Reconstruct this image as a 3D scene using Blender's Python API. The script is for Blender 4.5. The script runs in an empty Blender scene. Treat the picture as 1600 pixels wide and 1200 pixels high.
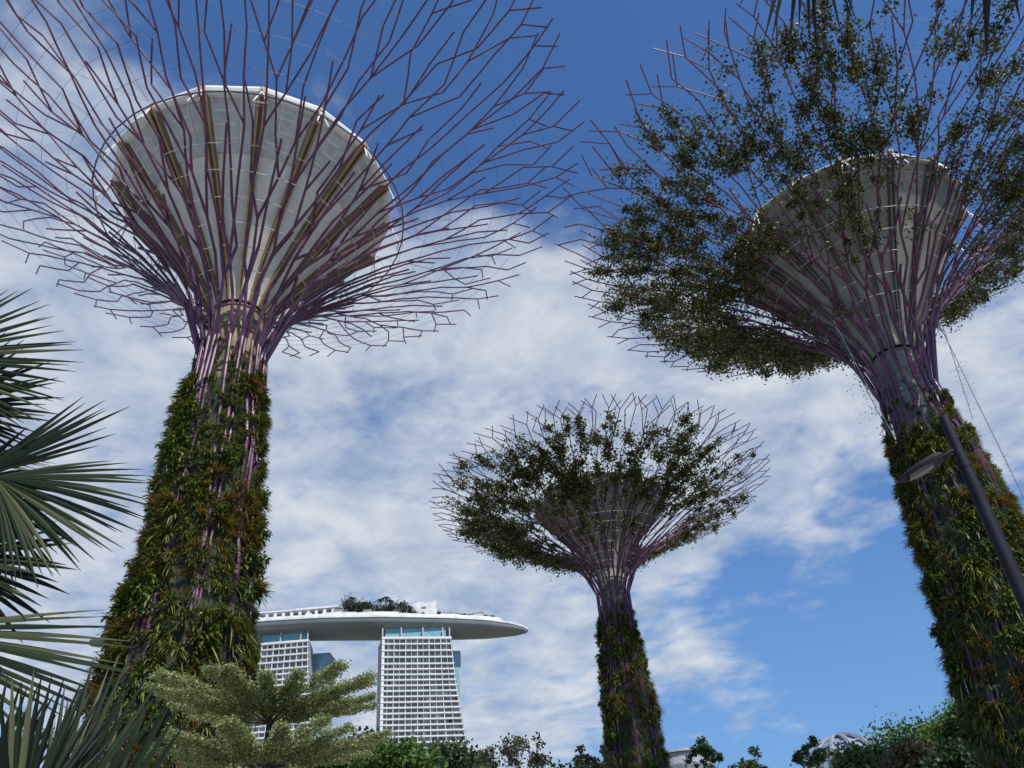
import bpy, math, random
from mathutils import Vector, Matrix
R_ = math.radians
# ------------------------------------------------------------------ camera
F = 1335.0; VX, VY = 650.8, -1198.6          # focal length in photo pixels, where the verticals meet
CAMZ = 1.6
zc = Vector(((VX-800)/F, (600-VY)/F, -1.0)).normalized()
fw = Vector((0, 0, -1.0)); yc = (fw-zc*fw.dot(zc)).normalized(); xc = yc.cross(zc)
MC = Matrix((xc, yc, zc))                    # camera axes to world
sc = bpy.context.scene
cd = bpy.data.cameras.new('camera'); co = bpy.data.objects.new('camera', cd)
sc.collection.objects.link(co); sc.camera = co
cd.sensor_width = 36; cd.lens = F/1600*36; cd.clip_start = .05; cd.clip_end = 20000
co.matrix_world = Matrix.Translation((0, 0, CAMZ)) @ MC.to_4x4()

def at(px, py, D):
    """point seen at a photo pixel, at horizontal distance D metres"""
    d = MC @ Vector(((px-800)/F, (600-py)/F, -1.0))
    return Vector((0, 0, CAMZ)) + d*(D/math.hypot(d.x, d.y))

# ------------------------------------------------------------------ sky, sun, exposure
SUN_AZ, SUN_EL = R_(150), R_(50)             # clockwise from +Y
w = bpy.data.worlds.new('World'); sc.world = w; w.use_nodes = True
nt = w.node_tree; N = nt.nodes; L = nt.links; N.clear()
def nd(tree, kind, **kw):
    n = tree.nodes.new(kind)
    for k, v in kw.items():
        if k[0] == 'i' and k[1:].isdigit(): n.inputs[int(k[1:])].default_value = v
        else: setattr(n, k, v)
    return n
def mth(tree, op, a, b=None, clamp=False):
    n = tree.nodes.new('ShaderNodeMath'); n.operation = op; n.use_clamp = clamp
    for i, q in enumerate((a, b)):
        if q is None: continue
        if isinstance(q, (int, float)): n.inputs[i].default_value = q
        else: tree.links.new(q, n.inputs[i])
    return n.outputs[0]
def mixc(tree, fac, a, b, mode='MIX'):
    n = tree.nodes.new('ShaderNodeMix'); n.data_type = 'RGBA'; n.blend_type = mode
    for s, q in ((n.inputs[0], fac), (n.inputs[6], a), (n.inputs[7], b)):
        if isinstance(q, (int, float)): s.default_value = q
        elif isinstance(q, tuple): s.default_value = q if len(q) == 4 else q+(1,)
        else: tree.links.new(q, s)
    return n.outputs[2]
out = nd(nt, 'ShaderNodeOutputWorld'); bg = nd(nt, 'ShaderNodeBackground'); bg.inputs[1].default_value = .1
L.new(bg.outputs[0], out.inputs[0])
sky = nd(nt, 'ShaderNodeTexSky'); sky.sky_type = 'NISHITA'; sky.sun_disc = False
sky.sun_elevation = SUN_EL; sky.sun_rotation = SUN_AZ; sky.air_density = 1.0; sky.dust_density = .6; sky.ozone_density = 2.0
tc = nd(nt, 'ShaderNodeTexCoord'); vec = tc.outputs['Generated']
sep = nd(nt, 'ShaderNodeSeparateXYZ'); L.new(vec, sep.inputs[0])
zz = mth(nt, 'MAXIMUM', sep.outputs[2], .03)
cmb = nd(nt, 'ShaderNodeCombineXYZ')
L.new(mth(nt, 'DIVIDE', sep.outputs[0], mth(nt, 'ADD', zz, .12)), cmb.inputs[0])
L.new(mth(nt, 'DIVIDE', sep.outputs[1], mth(nt, 'ADD', zz, .12)), cmb.inputs[1])
def noise(vecs, scale, det, rough, dist=0, off=0):
    n = nd(nt, 'ShaderNodeTexNoise'); n.inputs['Scale'].default_value = scale; n.inputs['Detail'].default_value = det
    n.inputs['Roughness'].default_value = rough; n.inputs['Distortion'].default_value = dist
    if off:
        m = nd(nt, 'ShaderNodeMapping'); m.inputs[1].default_value = (off, off*.7, 0); L.new(vecs, m.inputs[0]); vecs = m.outputs[0]
    L.new(vecs, n.inputs['Vector']); return n.outputs[0]
n1 = noise(cmb.outputs[0], 2.6, 9, .56, .15, 3.1)
n2 = noise(cmb.outputs[0], 12.0, 8, .55, .2, 11.7)
# where the cloud banks and the clear gaps lie: directions (azimuth, elevation from photo), width in degrees, weight
BLOBS = [((150, 620), 15, .46), ((560, 640), 12, .42), ((640, 780), 14, .40), ((480, 880), 14, .30), ((840, 560), 9, .36), ((1010, 640), 8, .34), ((1180, 680), 8, .34),
         ((1330, 640), 7, .34), ((1560, 590), 6, .30), ((100, 330), 8, .12), ((60, 120), 7, .06), ((30, 480), 10, .34), ((1190, 960), 6, .30), ((1450, 1000), 7, .16), ((900, 1100), 8, .10), ((930, 265), 3.5, .34),
         ((700, 950), 13, .24), ((820, 420), 5, .26), ((-400, 700), 30, .4), ((2300, 900), 25, .3), ((560, 190), 4, .16), ((760, 340), 5, .14), ((1180, 800), 8, .22),
         ((640, 40), 16, -.22), ((980, 120), 9, -.3), ((1300, 100), 14, -.22), ((1330, 900), 7, -.55), ((1500, 900), 7, -.12), ((660, 545), 3.2, -.25), ((80, 900), 6, -.16),
         ((1400, 1080), 8, -.1), ((1080, 860), 5, -.14), ((760, 250), 7, -.1), ((1090, 470), 5, .2), ((760, 1100), 7, .14)]
cov = None
for (px, py), wd, wt in BLOBS:
    d = (at(px, py, 100)-Vector((0, 0, CAMZ))).normalized()
    dot = nd(nt, 'ShaderNodeVectorMath'); dot.operation = 'DOT_PRODUCT'; dot.inputs[1].default_value = d; L.new(vec, dot.inputs[0])
    mr = nd(nt, 'ShaderNodeMapRange'); mr.interpolation_type = 'SMOOTHERSTEP'
    mr.inputs[1].default_value = math.cos(R_(wd*1.6)); mr.inputs[2].default_value = 1.0; mr.inputs[4].default_value = wt
    L.new(dot.outputs['Value'], mr.inputs[0])
    cov = mr.outputs[0] if cov is None else mth(nt, 'ADD', cov, mr.outputs[0])
covc = mth(nt, 'MINIMUM', cov, .62)
dens = mth(nt, 'ADD', mth(nt, 'ADD', mth(nt, 'MULTIPLY', n1, 1.15), mth(nt, 'MULTIPLY', n2, .78)), covc)
mr = nd(nt, 'ShaderNodeMapRange'); mr.interpolation_type = 'SMOOTHSTEP'
mr.inputs[1].default_value = 1.11; mr.inputs[2].default_value = 1.66; L.new(dens, mr.inputs[0])
cl = mth(nt, 'MULTIPLY', mr.outputs[0], .93)
n3 = mth(nt, 'MULTIPLY', mth(nt, 'SUBTRACT', noise(cmb.outputs[0], 6.0, 7, .6, .3, 23.0), .34), 3.1, True)
ccol = mixc(nt, n3, (3.4, 4.3, 5.7), (6.5, 6.9, 7.4))
graded = mixc(nt, 1.0, sky.outputs[0], (.72, 1.08, 1.50), 'MULTIPLY')
mrh = nd(nt, 'ShaderNodeMapRange'); mrh.interpolation_type = 'SMOOTHSTEP'; mrh.inputs[1].default_value = .62; mrh.inputs[2].default_value = .05; mrh.inputs[4].default_value = .55
L.new(sep.outputs[2], mrh.inputs[0])
graded = mixc(nt, mrh.outputs[0], graded, (1.7, 3.2, 5.2))
L.new(mixc(nt, cl, graded, ccol), bg.inputs[0])
sd = bpy.data.lights.new('sun', 'SUN'); sd.energy = 4.5; sd.angle = R_(.6); sd.color = (1, .95, .87)
so = bpy.data.objects.new('sun', sd); sc.collection.objects.link(so)
tosun = Vector((math.sin(SUN_AZ)*math.cos(SUN_EL), math.cos(SUN_AZ)*math.cos(SUN_EL), math.sin(SUN_EL)))
so.rotation_euler = tosun.to_track_quat('Z', 'Y').to_euler(); so.location = (0, -20, 60)
sc.view_settings.view_transform = 'Standard'; sc.view_settings.look = 'None'
sc.view_settings.exposure = 0.12; sc.view_settings.gamma = 1.0; sc.view_settings.use_curve_mapping = False
sc.cycles.max_bounces = 5; sc.cycles.transparent_max_bounces = 4

# ------------------------------------------------------------------ materials
def mat(name, col, rough=.6, col2=None, scale=4.0, spec=.4, metal=0, bump=0, bscale=20, trans=0, attr=None, coord='Object', stretch=None, ramp=None, lo=.35, hi=.65):
    m = bpy.data.materials.new(name); m.use_nodes = True; t = m.node_tree; b = t.nodes['Principled BSDF']
    b.inputs['Roughness'].default_value = rough; b.inputs['Specular IOR Level'].default_value = spec; b.inputs['Metallic'].default_value = metal
    c = col+(1,); src = None
    def tcv():
        k = t.nodes.new('ShaderNodeTexCoord').outputs[coord]
        if stretch:
            mp = t.nodes.new('ShaderNodeMapping'); mp.inputs['Scale'].default_value = stretch; t.links.new(k, mp.inputs[0]); k = mp.outputs[0]
        return k
    if ramp:
        cr = t.nodes.new('ShaderNodeValToRGB'); e = cr.color_ramp.elements
        while len(e) < len(ramp): e.new(.5)
        for i, (p, cc) in enumerate(ramp): e[i].position = p; e[i].color = cc+(1,)
        at_ = t.nodes.new('ShaderNodeAttribute'); at_.attribute_name = attr; t.links.new(at_.outputs['Fac'], cr.inputs[0]); src = cr.outputs[0]
    elif col2:
        n = t.nodes.new('ShaderNodeTexNoise'); n.inputs['Scale'].default_value = scale; n.inputs['Detail'].default_value = 6; n.inputs['Roughness'].default_value = .6
        t.links.new(tcv(), n.inputs['Vector'])
        mr = t.nodes.new('ShaderNodeMapRange'); mr.inputs[1].default_value = lo; mr.inputs[2].default_value = hi; t.links.new(n.outputs[0], mr.inputs[0])
        src = mixc(t, mr.outputs[0], c, col2+(1,))
    if src is None: b.inputs['Base Color'].default_value = c
    else: t.links.new(src, b.inputs['Base Color'])
    if bump:
        n = t.nodes.new('ShaderNodeTexNoise'); n.inputs['Scale'].default_value = bscale; n.inputs['Detail'].default_value = 5
        t.links.new(tcv(), n.inputs['Vector']); bp = t.nodes.new('ShaderNodeBump'); bp.inputs['Strength'].default_value = bump
        t.links.new(n.outputs[0], bp.inputs['Height']); t.links.new(bp.outputs[0], b.inputs['Normal'])
    if trans:
        tr = t.nodes.new('ShaderNodeBsdfTranslucent'); mx = t.nodes.new('ShaderNodeMixShader'); mx.inputs[0].default_value = trans
        if src is None: tr.inputs[0].default_value = c
        else: t.links.new(src, tr.inputs[0])
        t.links.new(b.outputs[0], mx.inputs[1]); t.links.new(tr.outputs[0], mx.inputs[2])
        t.links.new(mx.outputs[0], t.nodes['Material Output'].inputs[0])
    return m
def leafmat(name, cols, trans=.25, rough=.5, spec=.35):
    k = len(cols); return mat(name, cols[0], rough, ramp=[(i/(k-1), c) for i, c in enumerate(cols)], attr='tint', trans=trans, spec=spec)
M = dict(
    steel=mat('purple_steel', (.062, .016, .048), .42, (.125, .040, .088), 3, spec=.5),
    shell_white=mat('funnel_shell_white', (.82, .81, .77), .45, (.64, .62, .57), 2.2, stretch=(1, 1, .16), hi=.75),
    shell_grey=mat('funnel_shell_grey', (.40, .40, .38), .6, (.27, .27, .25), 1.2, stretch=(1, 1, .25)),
    band_white=mat('funnel_band_mesh', (.58, .60, .60), .5, (.44, .46, .47), 2),
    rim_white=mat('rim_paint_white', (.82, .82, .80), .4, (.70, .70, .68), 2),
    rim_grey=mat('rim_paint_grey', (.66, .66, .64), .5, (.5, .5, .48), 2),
    rib_gold=mat('rib_bronze', (.17, .115, .065), .5, (.26, .18, .095), 2, bump=.1),
    rib_groove=mat('rib_edge_tan', (.42, .31, .17), .5, (.30, .21, .12), 3),
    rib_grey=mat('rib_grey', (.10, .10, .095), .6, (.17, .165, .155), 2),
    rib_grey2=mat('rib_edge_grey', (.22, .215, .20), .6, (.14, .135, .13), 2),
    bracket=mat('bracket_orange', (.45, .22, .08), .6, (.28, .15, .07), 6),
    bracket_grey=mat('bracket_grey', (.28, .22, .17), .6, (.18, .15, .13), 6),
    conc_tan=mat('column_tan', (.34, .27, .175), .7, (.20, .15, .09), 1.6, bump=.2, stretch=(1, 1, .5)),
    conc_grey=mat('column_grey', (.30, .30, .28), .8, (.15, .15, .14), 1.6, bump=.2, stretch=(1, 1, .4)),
    wire=mat('steel_wire', (.42, .43, .42), .5, spec=.4),
    wire_dark=mat('steel_cable', (.10, .11, .13), .6),
    strut=mat('strut_white', (.75, .75, .73), .4),
    panel=mat('planting_felt', (.020, .026, .014), .95, (.050, .060, .034), 5, bump=.6, bscale=14),
    moss=leafmat('hanging_moss_leaves', [(.07, .09, .04), (.13, .155, .075), (.22, .235, .14)], .15, .7),
    fern=leafmat('fern_leaves', [(.022, .038, .008), (.075, .10, .014), (.18, .20, .03), (.32, .31, .06)], .25),
    brom=leafmat('bromeliad_leaves', [(.05, .06, .010), (.15, .115, .016), (.24, .12, .022), (.24, .21, .04)], .25),
    leafy=leafmat('broad_leaves', [(.022, .045, .010), (.085, .125, .018), (.24, .27, .045)], .3),
    vine=leafmat('vine_leaves', [(.014, .022, .008), (.042, .052, .015), (.12, .125, .03), (.24, .22, .06)], .3),
    vinestem=mat('vine_stem', (.07, .05, .03), .8),
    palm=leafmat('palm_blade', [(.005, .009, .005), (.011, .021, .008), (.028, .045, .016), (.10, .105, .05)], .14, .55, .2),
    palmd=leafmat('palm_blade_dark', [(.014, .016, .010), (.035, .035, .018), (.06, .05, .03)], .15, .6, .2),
    petiole=mat('palm_petiole', (.10, .11, .04), .6, (.16, .12, .06), 8),
    bark=mat('bark', (.10, .075, .05), .9, (.17, .14, .10), 6, bump=.6, stretch=(1, 1, .3)),
    barkd=mat('bark_dark', (.045, .035, .025), .9, (.08, .065, .05), 6, bump=.4),
    cream=leafmat('variegated_leaves', [(.09, .13, .035), (.21, .25, .08), (.34, .37, .16), (.50, .50, .28)], .3),
    bush=leafmat('bush_leaves', [(.03, .07, .014), (.07, .14, .024), (.14, .24, .045)], .25),
    bushd=leafmat('dark_bush_leaves', [(.02, .045, .018), (.045, .09, .03), (.09, .14, .05)], .25),
    roofleaf=leafmat('roof_tree_leaves', [(.02, .035, .022), (.04, .06, .035), (.07, .09, .05)], .15),
    olive=leafmat('olive_leaves', [(.06, .07, .028), (.11, .12, .045), (.17, .16, .07)], .25),
    brownleaf=leafmat('brownish_leaves', [(.07, .055, .03), (.13, .10, .05), (.12, .13, .045)], .25),
    hull=mat('hull_panels', (.30, .30, .33), .45, (.24, .245, .27), .04, metal=.2),
    deckw=mat('deck_white', (.74, .74, .74), .5, (.55, .55, .56), .3),
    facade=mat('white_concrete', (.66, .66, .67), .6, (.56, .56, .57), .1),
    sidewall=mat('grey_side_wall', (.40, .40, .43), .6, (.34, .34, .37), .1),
    glassd=mat('window_glass_dark', (.13, .145, .15), .25, (.24, .26, .27), .35, spec=.6, stretch=(1, 1, 1.6)),
    winwall=mat('window_wall', (.2, .2, .2), .3, ramp=[(0, (.015, .017, .02)), (.3, (.015, .017, .02)), (.5, (.15, .16, .162)), (.65, (.20, .21, .21)), (.8, (.28, .285, .28)), (1, (.40, .40, .39))], attr='tint', spec=.5),
    glassb=mat('window_glass_teal', (.16, .33, .37), .15, (.26, .44, .48), .3, spec=.8),
    opening=mat('open_window_dark', (.02, .022, .025), .5),
    curtain=mat('curtain', (.42, .43, .42), .8),
    lamp=mat('lamp_paint', (.009, .008, .014), .6, (.015, .013, .022), 5, spec=.2),
    lens=mat('lamp_lens', (.09, .09, .085), .25, spec=.5),
    grass=mat('grass', (.10, .12, .06), .95, (.16, .16, .10), .5),
    path=mat('paving', (.38, .36, .33), .9, (.30, .28, .255), 2),
    hill=mat('far_hill', (.09, .12, .11), .95, (.12, .15, .13), .02),
    domeglass=mat('conservatory_glass', (.20, .26, .32), .3, (.28, .34, .40), .15, spec=.8),
    domerib=mat('conservatory_rib', (.24, .27, .31), .6),
)

# ------------------------------------------------------------------ mesh helpers
COL = sc.collection
class MB:
    def __init__(s): s.v = []; s.f = []; s.mi = []; s.t = []
    def face(s, pts, mi=0, t=.5):
        n = len(s.v); s.v += [tuple(p) for p in pts]; s.f.append(tuple(range(n, n+len(pts)))); s.mi.append(mi); s.t.append(t)
    def addf(s, idx, mi=0, t=.5): s.f.append(tuple(idx)); s.mi.append(mi); s.t.append(t)
    def box(s, x0, x1, y0, y1, z0, z1, mi=0):
        n = len(s.v); s.v += [(x, y, z) for z in (z0, z1) for y in (y0, y1) for x in (x0, x1)]
        for q in ((0, 2, 3, 1), (4, 5, 7, 6), (0, 1, 5, 4), (2, 6, 7, 3), (0, 4, 6, 2), (1, 3, 7, 5)): s.addf([n+i for i in q], mi)
    def hexa(s, pts, mi=0):        # eight corners ordered like box
        n = len(s.v); s.v += [tuple(p) for p in pts]
        for q in ((0, 2, 3, 1), (4, 5, 7, 6), (0, 1, 5, 4), (2, 6, 7, 3), (0, 4, 6, 2), (1, 3, 7, 5)): s.addf([n+i for i in q], mi)
    def tube(s, pts, rad, sides=6, mi=0, closed=False, cap=True, t=.5):
        pts = [Vector(p) for p in pts]; m = len(pts)
        if not hasattr(rad, '__len__'): rad = [rad]*m
        base = len(s.v); up = None
        for i, p in enumerate(pts):
            a = pts[(i-1) % m] if (closed or i > 0) else p; b = pts[(i+1) % m] if (closed or i < m-1) else p
            d = (b-a).normalized()
            if up is None: up = d.orthogonal().normalized()
            up = (up-d*up.dot(d)); up = up.normalized() if up.length > 1e-6 else d.orthogonal().normalized()
            sd_ = d.cross(up)
            for k in range(sides):
                an = 2*math.pi*k/sides; s.v.append(tuple(p+(up*math.cos(an)+sd_*math.sin(an))*rad[i]))
        for i in range(m if closed else m-1):
            j = (i+1) % m
            for k in range(sides):
                k2 = (k+1) % sides; s.addf((base+i*sides+k, base+i*sides+k2, base+j*sides+k2, base+j*sides+k), mi, t)
        if cap and not closed:
            s.addf([base+k for k in range(sides)][::-1], mi, t); s.addf([base+(m-1)*sides+k for k in range(sides)], mi, t)
    def lathe(s, prof, n=32, mi=0, a0=0):
        base = len(s.v)
        for r, z in prof:
            for k in range(n):
                a = a0+2*math.pi*k/n; s.v.append((r*math.cos(a), r*math.sin(a), z))
        for i in range(len(prof)-1):
            for k in range(n):
                k2 = (k+1) % n; s.addf((base+i*n+k, base+i*n+k2, base+(i+1)*n+k2, base+(i+1)*n+k), mi)
    def merge(s, o, mtx):
        n = len(s.v); s.v += [tuple(mtx @ Vector(p)) for p in o.v]
        s.f += [tuple(n+i for i in f) for f in o.f]; s.mi += o.mi; s.t += o.t
    def mesh(s, name, mats, smooth=False):
        me = bpy.data.meshes.new(name); me.from_pydata(s.v, [], s.f)
        for m_ in (mats if isinstance(mats, (list, tuple)) else [mats]): me.materials.append(m_)
        me.polygons.foreach_set('material_index', s.mi)
        a = me.attributes.new('tint', 'FLOAT', 'FACE'); a.data.foreach_set('value', s.t)
        if smooth: me.polygons.foreach_set('use_smooth', [True]*len(s.f))
        me.update(); return me
    def build(s, name, mats, parent=None, smooth=False, **kw):
        return link(name, s.mesh(name, mats, smooth), parent, **kw)
def link(name, me, parent=None, **kw):
    o = bpy.data.objects.new(name, me); COL.objects.link(o); o.parent = parent
    for k, v in kw.items(): o[k] = v
    return o
def thing(name, loc, label, cat, group=None, rz=0):
    o = bpy.data.objects.new(name, None); COL.objects.link(o); o.location = loc; o.rotation_euler = (0, 0, rz); o.empty_display_size = .3
    o['label'] = label; o['category'] = cat
    if group: o['group'] = group
    return o
def copy_tree(o, parent=None):
    c = o.copy(); COL.objects.link(c); c.parent = parent
    for ch in list(o.children): copy_tree(ch, c)
    return c
def interp(tab, x):
    if x <= tab[0][0]: return tab[0][1]
    for (a, b), (c, d) in zip(tab, tab[1:]):
        if x <= c: return b+(d-b)*(x-a)/(c-a)
    return tab[-1][1]

# ------------------------------------------------------------------ ground
def build_ground():
    b = MB(); n = 40; S = 6000
    b.face([(-S, -S, 0), (S, -S, 0), (S, S, 0), (-S, S, 0)])
    b.build('ground', M['grass'], kind='structure')
    p = MB()
    p.face([(-3+78*math.cos(q*math.pi/24)*(1+.08*math.sin(q*1.7)), 25+70*math.sin(q*math.pi/24)*(1+.08*math.cos(q*2.1)), .004) for q in range(48)])
    p.build('path', M['path'], kind='structure')

# ------------------------------------------------------------------ planting clumps (meshes shared by copies)
def strap(b, o, d, up, ln, wd, droop, t, seg=3, rnd=random):
    """arching strap leaf from o, heading d, drooping along -up"""
    side = d.cross(up); side = side.normalized() if side.length > 1e-4 else d.orthogonal()
    pr = None
    for i in range(seg+1):
        u = i/seg; c = o+d*(ln*u)-up*(droop*ln*u*u); h = side*(wd*(1-u)**.6*(.55+.9*u if u < .5 else 1)*.5+.002)
        if pr: b.face([pr[0], pr[1], c+h, c-h], 0, t)
        pr = (c-h, c+h)
def clump_mesh(kind, seed):
    """a mound of leaves; local z points out of the trunk, y up"""
    rd = random.Random(seed); b = MB(); up = Vector((0, 1, 0))
    n, l0, l1, wd, dr, R0, seg = {'fern': (130, .16, .33, .040, .45, .22, 3), 'brom': (120, .16, .30, .036, .18, .22, 2),
                                  'moss': (120, .14, .30, .012, .7, .16, 2), 'leafy': (230, .06, .13, .065, .3, .22, 2)}[kind]
    heads = [Vector((rd.gauss(0, .16), rd.gauss(0, .16), rd.uniform(.0, .16))) for _ in range(3 if kind == 'leafy' else 5)]
    for i in range(n):
        h = rd.choice(heads); a = rd.uniform(0, 2*math.pi); e = rd.uniform(0, 1.25)
        d = Vector((math.cos(a)*math.sin(e), math.sin(a)*math.sin(e)+.12, math.cos(e))).normalized()
        o = h+d*R0*rd.uniform(.15, 1.0)*(.5 if kind in ('fern', 'brom') else 1); t = min(1, max(0, rd.gauss(.42, .26)))
        if kind == 'leafy': d = (d+Vector((rd.gauss(0, .5), rd.gauss(-.3, .5), rd.gauss(0, .5)))).normalized()
        strap(b, o, d, up, rd.uniform(l0, l1), wd*rd.uniform(.7, 1.2), dr*rd.uniform(.4, 1.5), t, seg)
    return b
KN = {'fern': 'fern_clump', 'brom': 'bromeliad_clump', 'moss': 'hanging_moss', 'leafy': 'leafy_clump'}
CL = {k: [clump_mesh(k, 7*i+len(k)) for i in range(3)] for k in KN}
CLM = {k: [c.mesh(KN[k], M[k]) for c in v] for k, v in CL.items()}

# ------------------------------------------------------------------ the steel garden towers
def supertree(az, D, label, neck, rimz, rimR, tipR, tipz, fol, foltop, seed, white, leaves, nose, colr=1.07, phase=0, zbase=0):
    """neck/rimz/tipz heights above eye level; fol: (height above ground, foliage radius) table"""
    rd = random.Random(seed); a = R_(az)
    root = thing('garden_supertree', (D*math.sin(a), D*math.cos(a), 0), label, 'garden tower', 'tall planted steel garden towers')
    zn, zr, zt = neck+CAMZ, rimz+CAMZ, tipz+CAMZ
    camdir = math.atan2(-math.cos(a), -math.sin(a))          # local angle that faces the camera
    k = rimR/6.0
    # --- column
    b = MB(); zf = zn+.9*k
    prof = [(colr*1.25, 0), (colr*1.1, zn-6), (colr, zn-5)]
    z = zn-5
    while z < zf-.3:
        z += 1.15*k; z = min(z, zf)
        prof += [(colr, z-.08), (colr*1.05, z-.07), (colr*1.05, z)]; prof += [(colr, z+.01)]
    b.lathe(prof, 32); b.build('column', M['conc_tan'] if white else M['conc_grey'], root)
    # --- funnel shell: faceted, solid part then a paler band, open top
    NS = 16
    def fr(s): return colr*1.08+(rimR-colr*1.08)*(s**1.22)
    def fz(s): return zf+(zr-zf)*s
    sb = .74
    b = MB(); prof = [(fr(s), fz(s)) for s in [sb*i/12 for i in range(13)]]
    inner = [(r-.07, z_+.03) for r, z_ in prof][::-1]
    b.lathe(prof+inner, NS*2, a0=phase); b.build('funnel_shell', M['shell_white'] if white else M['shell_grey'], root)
    b = MB(); ss = [sb+(1-sb)*i/4 for i in range(5)]; o_ = .10*k
    prof = [(fr(s)+o_, fz(s)-.02) for s in ss]; inner = [(r-.12, z_+.02) for r, z_ in prof][::-1]
    b.lathe([(fr(sb)-.02, fz(sb)-.02)]+prof+inner+[(fr(sb)-.04, fz(sb)+.03)], NS, a0=phase)
    band = b.build('upper_band', M['band_white'] if white else M['shell_grey'], root)
    if white:   # light framework in front of the mesh band
        b = MB()
        for q in range(NS):
            for u0, u1 in ((.12, .12), (.88, .88), (.38, .38), (.64, .64)):
                p = []
                for s in (ss[0]+.01, ss[-1]-.01):
                    A = phase+2*math.pi*q/NS; B = phase+2*math.pi*(q+1)/NS; r = fr(s)+o_+.03
                    p.append(Vector((r*math.cos(A), r*math.sin(A), fz(s))).lerp(Vector((r*math.cos(B), r*math.sin(B), fz(s))), u0))
                b.tube(p, .035, 4)
            for s in (.80, .865, .93):
                A = phase+2*math.pi*q/NS; B = phase+2*math.pi*(q+1)/NS; r = fr(s)+o_+.03
                pa = Vector((r*math.cos(A), r*math.sin(A), fz(s))); pb = Vector((r*math.cos(B), r*math.sin(B), fz(s)))
                l0 = rd.uniform(.08, .4); b.tube([pa.lerp(pb, l0), pa.lerp(pb, l0+rd.uniform(.3, .5))], .05, 4)
        b.build('band_frame', M['shell_white'], band)
    b = MB(); rr = .26*k if white else .14*k; ro = rimR*1.012+o_
    b.tube([(ro*math.cos(phase+2*math.pi*q/NS), ro*math.sin(phase+2*math.pi*q/NS), zr+rr*.5) for q in range(NS)], rr, 10, closed=True)
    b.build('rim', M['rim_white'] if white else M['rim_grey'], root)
    # deck inside the funnel
    b = MB(); s = .8; b.lathe([(0.3, fz(s)), (fr(s)-.1, fz(s)), (fr(s)-.1, fz(s)+.15), (.3, fz(s)+.15)], NS); b.build('inner_deck', M['shell_grey'], root)
    # --- ribs
    for q in range(NS):
        A = phase+2*math.pi*q/NS; ca, sa = math.cos(A), math.sin(A); b = MB(); pv = None; m_ = 14
        for i in range(m_+1):
            s = i/m_; r = fr(s); z_ = fz(s); wd = (.075+.10*s)*k; dp = (.12+.26*s)*k
            nx, nz = .8, -.6
            c = Vector((r*ca, r*sa, z_)); nrm = Vector((nx*ca, nx*sa, nz)); sd_ = Vector((-sa, ca, 0))
            row = [c-sd_*wd-nrm*.05, c-sd_*wd+nrm*dp, c-sd_*wd*.45+nrm*dp, c-sd_*wd*.45+nrm*dp*.6, c+sd_*wd*.45+nrm*dp*.6, c+sd_*wd*.45+nrm*dp, c+sd_*wd+nrm*dp, c+sd_*wd-nrm*.05]
            if pv:
                for j in range(7): b.face([pv[j], pv[j+1], row[j+1], row[j]], 1 if j in (1, 5) else 0)
            pv = row
        b.face(pv)
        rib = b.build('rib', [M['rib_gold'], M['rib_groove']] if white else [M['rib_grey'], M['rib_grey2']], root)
        b = MB(); r0, r1 = rimR*.97, rimR*1.07; hw = .14*k; sd_ = Vector((-sa, ca, 0)); h = .30*k
        P = lambda r, z_, s_: Vector((r*ca, r*sa, z_))+sd_*s_
        b.hexa([P(r0, zr-h, -hw), P(r1, zr-h*.5, -hw), P(r0, zr-h, hw), P(r1, zr-h*.5, hw), P(r0, zr+h*.9, -hw), P(r1, zr+h*.7, -hw), P(r0, zr+h*.9, hw), P(r1, zr+h*.7, hw)])
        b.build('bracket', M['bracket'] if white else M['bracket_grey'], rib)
        b = MB()      # white V strut out to the branch cage
        for s_ in (-1, 1): b.tube([P(r1-.05, zr, .0), P(rimR*1.13, zr-1.35*k, s_*.28*k)], .035*k, 5)
        b.tube([P(rimR*1.13, zr-1.35*k, -.28*k), P(rimR*1.13, zr-1.35*k, .28*k)], .03, 5)
        b.build('strut', M['strut'], rib)
    # --- branch cage: trumpet profile
    rn = colr+.30*k
    zb = zn-1.2*k
    def prof_b(u, lay=0):
        R1 = tipR*(.93 if lay else 1); Z1 = zt+(.5*k if lay else 0)
        u = max(u, 0); r = rn+(R1-rn)*(u**1.12); z_ = zb+(Z1-zb)*(u**(nose*1.12*(1.06 if lay else 1)))
        return r, z_
    def P3(u, ph, lay=0, off=0):
        if u >= 0: r, z_ = prof_b(u, lay)
        else:
            z_ = zb*(1+u); r = max(rn, interp(fol, z_)-(.36+.10*math.sin(z_*1.3+ph*3)))
        r += off; return Vector((r*math.cos(ph), r*math.sin(ph), z_))
    segs = []; nodes = []; Ltot = (tipR-rn)*1.25
    US = [0, .06, .125, .20, .29, .39, .50, .61, .73, .86, .975]
    for lay in (0, 1):
        NN = [19, 24, 30, 38, 46, 54, 61, 68, 74, 79, 82] if lay == 0 else [14, 18, 23, 29, 35, 41, 47, 52, 56, 60, 62]
        off = rd.random(); sh = .045*lay
        lev = []
        for q, n in enumerate(NN):
            lev.append([(2*math.pi*(x+off+.5*q+(rd.uniform(-.17, .17) if q else 0))/n) % (2*math.pi) for x in range(n)])
        ang = lambda x, y: (x-y+math.pi) % (2*math.pi)-math.pi
        kids = [[[] for _ in l] for l in lev]
        for q in range(1, len(lev)):
            for c, a_ in enumerate(lev[q]):
                order = sorted(range(len(lev[q-1])), key=lambda p: abs(ang(a_, lev[q-1][p])))
                par = order[0]
                if len(kids[q-1][par]) >= 2 or (q > 2 and rd.random() < .22): par = order[1]
                if len(kids[q-1][par]) < 3: kids[q-1][par].append(c)
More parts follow.
